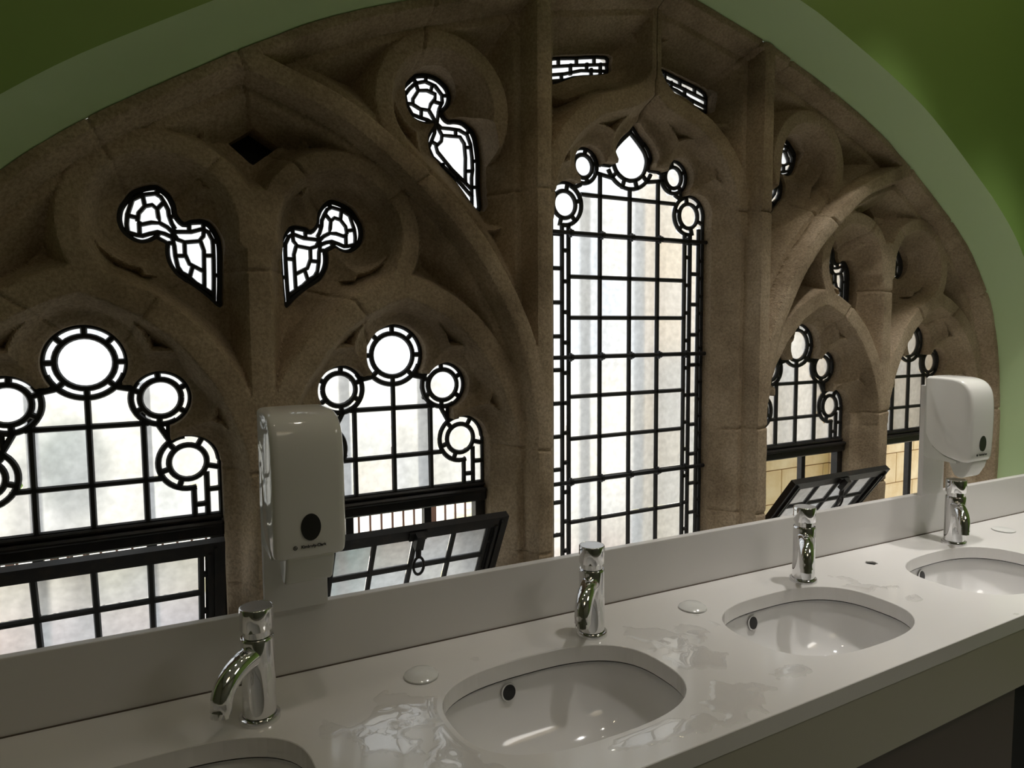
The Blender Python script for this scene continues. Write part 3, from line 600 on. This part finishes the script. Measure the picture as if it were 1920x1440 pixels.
def strip(name, y0, y1, z0, z1, m, x0, x1, bev=0.0):
    """bar following the counter lines: y0,y1 functions of x"""
    q = MB(); R = []
    for x in np.linspace(x0, x1, 3): R.append([tuple(W(x, y0(x), z0)), tuple(W(x, y1(x), z0)), tuple(W(x, y1(x), z1)), tuple(W(x, y0(x), z1))])
    q.rings(R); return q.build(name, m, bevel=bev)
o = strip('backsplash', lambda x: yback(x)+0.004, lambda x: yback(x)+0.20, ZK+0.0, -5.11, M['splash'], CXL, CXR, 0.002)
tag(o, 'low off-white backsplash strip running behind the taps', 'backsplash')
sb_ = strip('sealant', lambda x: yback(x)-0.02, lambda x: yback(x)+0.01, ZK, ZK+0.02, M['cupboard'], CXL, CXR); sb_.parent = o
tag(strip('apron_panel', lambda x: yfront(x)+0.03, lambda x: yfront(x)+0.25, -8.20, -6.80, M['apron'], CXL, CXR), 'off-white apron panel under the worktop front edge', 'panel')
tag(strip('gap_shade_strip', lambda x: yfront(x)+0.45, lambda x: yfront(x)+0.6, -8.60, -8.20, M['black'], CXL, CXR), 'black strip for the shaded gap below the white apron', 'rail')  # black strip put in for the shaded gap under the apron
tag(strip('access_panel', lambda x: yfront(x)+0.25, lambda x: yfront(x)+0.43, -ZF, -8.42, M['cupboard'], -9.0, 5.0), 'dark brown access panel under the basins', 'panel')
tag(strip('undercounter_shade', lambda x: yfront(x)+0.62, lambda x: yfront(x)+0.8, -ZF, -8.2, M['black'], CXL, CXR), 'black board for the dark void behind the brown access panel', 'board')  # black board stands for the unlit space under the counter
# basins
def basin(c, label, show):
    o = empty('basin', W(c[0], c[1], ZK-1.95), label, 'washbasin', 'undermounted washbasins in the worktop')
    q = MB(); R = []
    prof = [(1.10,-0.36,1.16),(1.045,-0.36,1.06),(1.035,-0.42,1.05),(1.03,-0.6,1.04),(0.99,-0.95,0.99),(0.90,-1.3,0.89),(0.74,-1.6,0.72),(0.48,-1.78,0.46),(0.16,-1.84,0.2)]
    for s, z, s2 in prof: R.append([(x*s*S, y*s2*S, (z+1.95)*S) for x, y in BO])
    q.rings(R, cap=False); q.f.append(tuple(len(q.v)-64+j for j in range(64)))
    # outer shell so the bowl is solid
    q2 = MB(); R2 = [[(x*s*S, y*s2*S, (z+1.95)*S) for x, y in BO] for s, z, s2 in ((1.10,-0.36,1.16),(1.09,-0.7,1.12),(0.95,-1.5,0.95),(0.5,-1.94,0.5))]
    q2.rings(R2, cap=False); q2.f.append(tuple(len(q2.v)-64+j for j in range(64)))
    q.add(q2.v, q2.f)
    b = q.build('bowl', M['china'], o, smooth=True)
    q = MB(); q.rings([[(x*s*S, y*s2*S, (z+1.95)*S) for x, y in BO] for s, s2, z in ((1.006,1.008,-0.338),(1.006,1.008,-0.368),(1.04,1.05,-0.368))], cap=False); q.build('slit_shade', M['gap_shade'], o)  # dark ring stands for the shaded slit under the worktop edge
    # overflow hole on the back wall of the bowl
    ax, ay, az = -0.38, 1.555, -0.64
    nrm = Vector((0.10, -0.97, 0.16)).normalized(); e1 = nrm.cross(Vector((0,0,1))).normalized(); e2 = nrm.cross(e1)
    q = MB(); cpt = Vector((ax, ay, az+1.95))
    prof = [(0.18,0.0),(0.172,0.02),(0.155,0.022),(0.145,0.01)]
    q.rings([[tuple((cpt+(e1*math.cos(t)+e2*math.sin(t))*r+nrm*hh_)*S) for t in np.linspace(0, 2*math.pi, 25)[:-1]] for r, hh_ in prof], cap=False)
    q.build('overflow_rim', M['china'], o, smooth=True)
    q = MB(); q.rings([[tuple((cpt+(e1*math.cos(t)+e2*math.sin(t))*0.15+nrm*hh_)*S) for t in np.linspace(0, 2*math.pi, 25)[:-1]] for hh_ in (0.0, 0.027)])
    q.build('overflow_hole', M['gap_shade'], o)
    q = MB(); q.lathe([(0.24,0.10),(0.24,0.15),(0.18,0.17),(0.0001,0.165)], n=24, cap=False); q.build('waste', M['chrome'], o, smooth=True, scale=S)
for c, lb in zip(BC, ('white oval basin at the near left, mostly out of the picture', 'white oval basin, second from the left, nearest one seen whole', 'white oval basin, third from the left, right of the domed cap', 'white oval basin at the far right end of the worktop')): basin(c, lb, True)
# taps
def tap(x, y, label):
    o = empty('push_tap', W(x, y, ZK), label, 'tap', 'chrome push taps along the worktop')
    q = MB(); q.lathe([(0.0,0.0),(0.345,0.0),(0.345,0.05),(0.335,0.085),(0.30,0.10),(0.285,0.10)], cap=False, n=36); q.build('base_ring', M['chrome'], o, smooth=True, scale=S)
    q = MB(); q.lathe([(0.278,0.09),(0.280,0.14),(0.278,1.43),(0.272,1.465),(0.262,1.475),(0.20,1.475)], cap=False, n=36); q.build('body', M['chrome'], o, smooth=True, scale=S)
    q = MB(); q.lathe([(0.20,1.46),(0.235,1.48),(0.238,1.60),(0.22,1.605)], cap=False, n=36); q.build('neck', M['chrome'], o, smooth=True, scale=S)
    q = MB(); q.lathe([(0.21,1.60),(0.272,1.605),(0.28,1.62),(0.28,1.965),(0.276,1.982),(0.266,1.990),(0.258,1.991),(0.250,1.984),(0.24,1.984)], cap=False, n=36); pb = q.build('push_button', M['chrome'], o, smooth=True, scale=S)
    q = MB(); q.lathe([(0.252,1.97),(0.252,1.988),(0.0001,1.990)], cap=False, n=36); q.build('button_face', M['satin'], pb, scale=S)
    ph = math.radians(47); dx, dy = -math.sin(ph), -math.cos(ph)
    pts = []; rad = []
    for t in np.linspace(0, 1, 14):
        r = 0.05+0.85*math.sin(t*math.pi/2)**0.9 if t > 0 else 0.05; z = 1.18-0.50*(1-math.cos(t*math.pi/2))**1.15
        pts.append((dx*r, dy*r, z)); rad.append(0.205-0.035*t)
    pts.append((dx*0.93, dy*0.93, 0.60)); rad.append(0.165)
    q = MB(); q.tube(pts, rad, 22, cap=True); sp = q.build('spout', M['chrome'], o, smooth=True, scale=S)
    q = MB(); q.tube([(dx*0.925,dy*0.925,0.63), (dx*0.945,dy*0.945,0.53)], [0.15,0.15], 22); q.tube([(dx*0.945,dy*0.945,0.535), (dx*0.947,dy*0.947,0.522)], [0.115,0.115], 22)
    q.build('aerator', M['chrome'], sp, smooth=True, scale=S)
for x, y, lb in ((-11.5,-4.55,'nearest chrome push tap, darkest of the row, at the left'), (-4.59,-4.62,'chrome push tap in front of the tall centre light, second from left'), (2.14,-4.71,'chrome push tap in front of the wide open hopper, third from left'), (8.86,-4.83,'farthest chrome push tap, beneath the far dispenser')): tap(x, y, lb)
# hole caps
for x, y, lb in ((-8.54,-4.55,'wet domed white cap between the two nearest taps'), (-1.68,-4.65,'domed white cap left of the third basin'), (11.64,-4.86,'flat white cap at the far right end of the worktop')):
    q = MB(); k = 1.0 if x < 10 else 0.3
    q.lathe([(0.0001,0.0),(0.30,0.0),(0.335,0.015),(0.33,0.04),(0.24,0.085*k+0.02),(0.12,0.11*k+0.02),(0.0001,0.115*k+0.02)], cap=False, n=36)
    tag(q.build('cover_disc', M['cap'], smooth=True, scale=S, loc=W(x, y, ZK)), lb, 'cap', 'caps over the spare worktop holes')
q = MB(); q.lathe([(0.0001,-0.30),(0.145,-0.30),(0.145,-0.05),(0.0001,-0.06)], cap=False, n=20)
tag(q.build('hole_shade_plug', M['black'], scale=S, loc=W(HOLE[0], HOLE[1], ZK)), 'black plug for the shade in the open tap hole left of the farthest basin', 'hole')  # black plug set high in the hole to stand for its shade
# ------------------------------------------------------------------ paper dispensers on their boards
def text_mesh(body, size):
    cu = bpy.data.curves.new('t', 'FONT'); cu.body = body; cu.size = size; cu.extrude = 0.0003; cu.offset = 0.00025; cu.align_x = 'CENTER'
    o = bpy.data.objects.new('t', cu); COL.objects.link(o); dg = bpy.context.evaluated_depsgraph_get()
    me = bpy.data.meshes.new_from_object(o.evaluated_get(dg)); bpy.data.objects.remove(o); return me
def dispenser(x, y, ztop, lab, lab2, bw):
    b = MB(); b.box((x-bw/2, y-0.16, -5.12), (x+bw/2, y, ztop-0.3))
    me_o = MB(); me_o.box(tuple(W(x-bw/2, y-0.16, -5.105)), tuple(W(x+bw/2, y, ztop-0.3)))
    tag(me_o.build('mounting_board', M['splash'], bevel=0.0015), lab2, 'board', 'boards behind the dispensers')
    yb = y-0.165
    o = empty('paper_dispenser', W(x, yb, ztop-2.62), lab, 'dispenser', 'white paper dispensers on boards')
    Wd = 1.24; zt = 2.62
    prof = catmull([(0.05,0.0),(0.6,-0.01),(0.98,-0.06),(1.22,-0.20),(1.36,-0.46),(1.415,-0.9),(1.42,-1.5),(1.40,-2.2),(1.37,-2.45),(1.28,-2.55),(1.02,-2.53),(0.62,-2.42),(0.28,-2.18),(0.08,-1.82)], n=3)
    def ext(P, x0, x1, name, m, bev, parent=o):
        q = MB(); q.rings([[(xx*S, -p[0]*S, (zt+p[1])*S) for p in P] for xx in (x0, x1)]); return q.build(name, m, parent, smooth=True, bevel=bev, seg=4)
    # crowned cover: several sections across the width so the front bulges a little
    q = MB(); R = []
    for xx, sc in ((-0.62,0.93),(-0.60,0.962),(-0.56,0.985),(-0.48,0.995),(0,1.0),(0.48,0.995),(0.56,0.985),(0.60,0.962),(0.62,0.93)):
        R.append([(xx*S, -(p[0]*sc)*S, (zt-1.27+(p[1]+1.27)*sc)*S) for p in prof])
    q.rings(R); q.build('cover', M['plastic'], o, smooth=True)
    ext([(0,-0.06),(0.06,-0.06),(0.10,-1.82),(0.30,-2.18),(0.64,-2.42),(1.0,-2.52),(1.0,-2.60),(0.12,-2.56),(0.0,-2.5)], -0.61, 0.61, 'back_housing', M['plastic2'], 0.002)
    ext([(0.62,-2.50),(1.36,-2.50),(1.30,-2.72),(1.14,-3.02),(1.02,-3.06),(0.84,-3.0),(0.72,-2.75)], -0.42, 0.42, 'spout', M['plastic2'], 0.006)
    q = MB(); q.rings([[(0.17*math.cos(t)*S, -yy*S, (zt-1.98+0.235*math.sin(t))*S) for t in np.linspace(0, 2*math.pi, 33)[:-1]] for yy in (1.36, 1.425)]); q.build('level_window', M['window'], o, smooth=True)
    tm = text_mesh('Kimberly-Clark', 0.0068)
    for v in tm.vertices: v.co = Vector((v.co.x+0.004, -1.413*S-v.co.z, (zt-2.335)*S+v.co.y))
    link('brand_print', tm, M['ink'], o)
    q = MB()
    for r0 in (0.032, 0.014):
        q.tube([(-0.27+r0*math.cos(t), -1.412, zt-2.315+r0*math.sin(t)) for t in np.linspace(0, 2*math.pi, 17)], 0.006, 4)
    q.build('emblem_print', M['ink'], o, scale=S)
    return o
dispenser(-10.60, -3.24, -1.17, 'white paper dispenser in front of the left light, window glints on its side', 'narrow white board behind the left dispenser', 1.18)
dispenser(9.05, -3.86, -1.30, 'white paper dispenser at the far right by the green reveal', 'narrow white board behind the far right dispenser', 1.15)
# ------------------------------------------------------------------ water on the worktop
def vnoise(X, Y, sc, seed):
    r = np.random.RandomState(seed); G = r.rand(64, 64); x = X*sc; y = Y*sc; xi = np.floor(x).astype(int); yi = np.floor(y).astype(int)
    fx = x-xi; fy = y-yi; fx = fx*fx*(3-2*fx); fy = fy*fy*(3-2*fy); g = lambda a, b: G[a % 64, b % 64]
    return (g(xi,yi)*(1-fx)+g(xi+1,yi)*fx)*(1-fy)+(g(xi,yi+1)*(1-fx)+g(xi+1,yi+1)*fx)*fy
SPOTS = [(-9.35,-5.75,0.95,0.85),(-9.35,-6.9,0.8,1.0),(-9.7,-8.0,1.0,0.6),(-8.5,-8.15,0.8,0.5),(-3.55,-5.5,0.55,0.8),(-3.6,-6.7,0.55,0.7),(-4.1,-8.05,0.75,0.45),(-5.6,-8.3,1.2,0.28),(-2.6,-5.6,0.4,0.4),(3.2,-5.9,0.5,0.6),(3.6,-6.9,0.35,0.35),(-2.0,-7.9,0.4,0.3)]
def wet(X, Y):
    m = np.zeros(X.shape)
    for cx_, cy_, rx, ry in SPOTS: m = np.maximum(m, np.exp(-((X-cx_)/rx)**2-((Y-cy_)/ry)**2))
    n = 0.55*vnoise(X, Y, 1.6, 1)+0.3*vnoise(X, Y, 3.7, 2)+0.15*vnoise(X, Y, 9.0, 3)
    f = (n-0.80+0.62*m)*0.9
    for c in BC: f = np.minimum(f, (((np.abs(X-c[0])/2.38)**2.7+(np.abs(Y-c[1])/1.64)**2.7)**(1/2.7)-1)*1.5)
    for x_, y_ in ((-11.5,-4.55),(-4.59,-4.62),(2.14,-4.71),(8.86,-4.83)): f = np.minimum(f, np.hypot(X-x_, Y-y_)-0.45)
    f = np.minimum(f, Y-yfront(X)-0.06); f = np.minimum(f, yback(X)-0.1-Y)
    return f
px_, py_, t, *_ = mesher(wet, -11.0, 4.6, -8.9, -4.4, 0.045)
cl = comps(t); fv = wet(px_, py_); uq, cn = np.unique(cl, return_counts=True)
for c in uq[cn > 5]:
    q = t[cl == c]; ids = np.unique(q); mp = np.full(len(px_), -1); mp[ids] = np.arange(len(ids))
    d = np.clip(fv[ids], 0, 1); hz = 0.024*(1-np.exp(-d/0.03))+0.006*vnoise(px_[ids], py_[ids], 4, 9)*np.minimum(d/0.05, 1)+0.0015
    V = np.array([tuple(W(a, b, ZK+c_)) for a, b, c_ in zip(px_[ids], py_[ids], hz)])
    tag(link('water_puddle', npmesh('water_puddle', V, mp[q]), M['water'], None, smooth=True), 'splashes of water lying on the white worktop around the basins', 'water', 'water splashed on the worktop', 'stuff')
# ------------------------------------------------------------------ ceiling downlights (the warm glints in the basins) and two added fill lamps
em = bpy.data.materials.new('lamp_lens'); em.use_nodes = True; b = em.node_tree.nodes['Principled BSDF']
b.inputs['Emission Color'].default_value = (1.0, 0.80, 0.52, 1); b.inputs['Emission Strength'].default_value = 25
em2 = em.copy(); em2.node_tree.nodes['Principled BSDF'].inputs['Emission Strength'].default_value = 1.2  # dim lens for the two added wide fill lamps
for i, (x, y, watt, beam) in enumerate(LAMPS):
    o = empty('downlight_or_fill', W(x, y, ZC-0.12), 'round ceiling downlight, %s' % ['above the near left basin','above the second basin','above the third basin','above the fourth basin','at the far right end','added wide fill over the room on the left','added wide fill over the room on the right'][i], 'downlight', 'recessed ceiling downlights')
    k = 1.0 if beam < 2 else 9.0
    q = MB(); q.lathe([(0.42*k,0.12),(0.42*k+0.2,0.12),(0.42*k+0.2,0.06),(0.42*k+0.03,0.02),(0.42*k,0.06)], cap=False, n=24); q.build('rim', M['chrome'], o, smooth=True, scale=S)
    q = MB(); q.lathe([(0.0001,0.08),(0.42*k,0.08),(0.42*k,0.11)], cap=False, n=24); q.build('lens', em if k == 1 else em2, o, scale=S)
    ld = bpy.data.lights.new('downlight_or_fill_lamp', 'SPOT'); ld.energy = watt; ld.color = (1.0, 0.97, 0.93); ld.spot_size = beam; ld.spot_blend = 0.7; ld.shadow_soft_size = 0.05 if k == 1 else 0.36
    lo = bpy.data.objects.new('lamp', ld); COL.objects.link(lo); lo.parent = o; lo.location = (0, 0, -0.01)
# ------------------------------------------------------------------ outside
bx('trim_6', (-120,1.2,-16.4), (120,160,-16.0), M['litter'], 'leaf-strewn grass outside the window')
bx('trim_7', (-30,13.2,-16.0), (20,17.0,-15.9), M['paving'], 'reddish paved path outside beyond the railing')
rl = empty('railing', W(-8, 12, -16), 'brown iron railing seen outside through the open hoppers', 'railing')
bm_ = MB(); bm_.box((-0.04*S,-0.04*S,0), (0.04*S,0.04*S,11.2*S)); b0 = bm_.build('railing_bar', M['rail'], rl)
b0.location.x = -13*S
for i in range(1, 56):
    c = b0.copy(); COL.objects.link(c); c.parent = rl; c.location.x = (-13+i*0.5)*S
q = MB(); q.box((-14*S,-0.06*S,0.7*S), (15*S,0.06*S,0.85*S)); q.build('bottom_rail', M['rail'], rl)
for xx in (-9.2, -1.4, 6.4, 13.4):
    q = MB(); q.box((xx*S-0.012,-0.012,0), (xx*S+0.012,0.012,11.5*S)); q.build('railing_post', M['rail'], rl)
q = MB(); q.rings([[(x*s, y*s, z) for x, y in superell(1.3*S, 0.8*S, 4, 24)] for s, z in ((0.86,0),(0.9,0.35*S),(1.0,3.6*S),(1.06,3.7*S),(1.06,3.9*S),(0.98,3.9*S))])
tag(q.build('blue_tub', M['blue'], bevel=0, loc=W(-4.6, 10.6, -16.0)), 'blue plastic tub standing outside by the railing', 'tub')
# sandstone wing outside on the right
wg = empty('sandstone_wing', W(11, 7.5, -16), 'yellow sandstone wall of the building outside on the right', 'building')
bb = {}
def block(x0, x1, z0, z1, y0, y1):
    k = (round(x1-x0, 2), round(z1-z0, 2), round(y1-y0, 2))
    if k not in bb:
        q = MB(); q.box((0.02*S,0,0.02*S), ((x1-x0-0.02)*S,(y1-y0)*S,(z1-z0-0.02)*S)); ob = q.build('ashlar_block', M['ashlar'], wg, bevel=0.0025, seg=1); bb[k] = ob.data
    else: ob = link('ashlar_block', bb[k], None, wg)
    ob.location = ((x0-11)*S, (y0-7.5)*S, (z0+16)*S)
for r in range(13):
    z0 = -14.0+r*1.75; off = 0.0 if r % 2 else -1.6
    x = 11.0
    xs_ = [11.0]
    while xs_[-1] < 44: xs_.append(xs_[-1]+(3.2 if len(xs_) > 1 or not r % 2 else 1.6))
    for a, c in zip(xs_[:-1], xs_[1:]): block(a, c, z0, z0+1.75, 7.5, 8.3)
    block(19.4, 21.0, z0, z0+1.75, 6.3, 7.48)
q = MB(); q.box((0,0.82*S,0), (33*S,1.2*S,25*S)); q.build('wall_core', M['ashlar'], wg)
# shrub outside on the left
sh = empty('shrub', W(-15.7, 15, -16), 'leafy green shrub outside behind the leftmost light', 'shrub')
q = MB(); rs = np.random.RandomState(3)
for i in range(900):
    d = rs.normal(size=3); d /= np.linalg.norm(d); c = np.array([0,0,10.4])+d*np.array([1.5,1.2,2.4])*rs.uniform(0.4,1.0)
    e = rs.normal(size=3); e /= np.linalg.norm(e); f = np.cross(e, rs.normal(size=3)); f /= np.linalg.norm(f)
    q.add([c-e*0.28, c+f*0.12, c+e*0.28, c-f*0.12], [(0,1,2,3)])
fo = q.build('foliage', M['leaf'], sh, scale=S); fo['kind'] = 'stuff'
q = MB()
for a in (-0.3, 0, 0.35): q.tube([(a*0.5,0,0), (a,0.1,5), (a*2.4,0,11)], [0.22,0.16,0.05], 7)
q.build('stems', M['bark'], sh, scale=S)
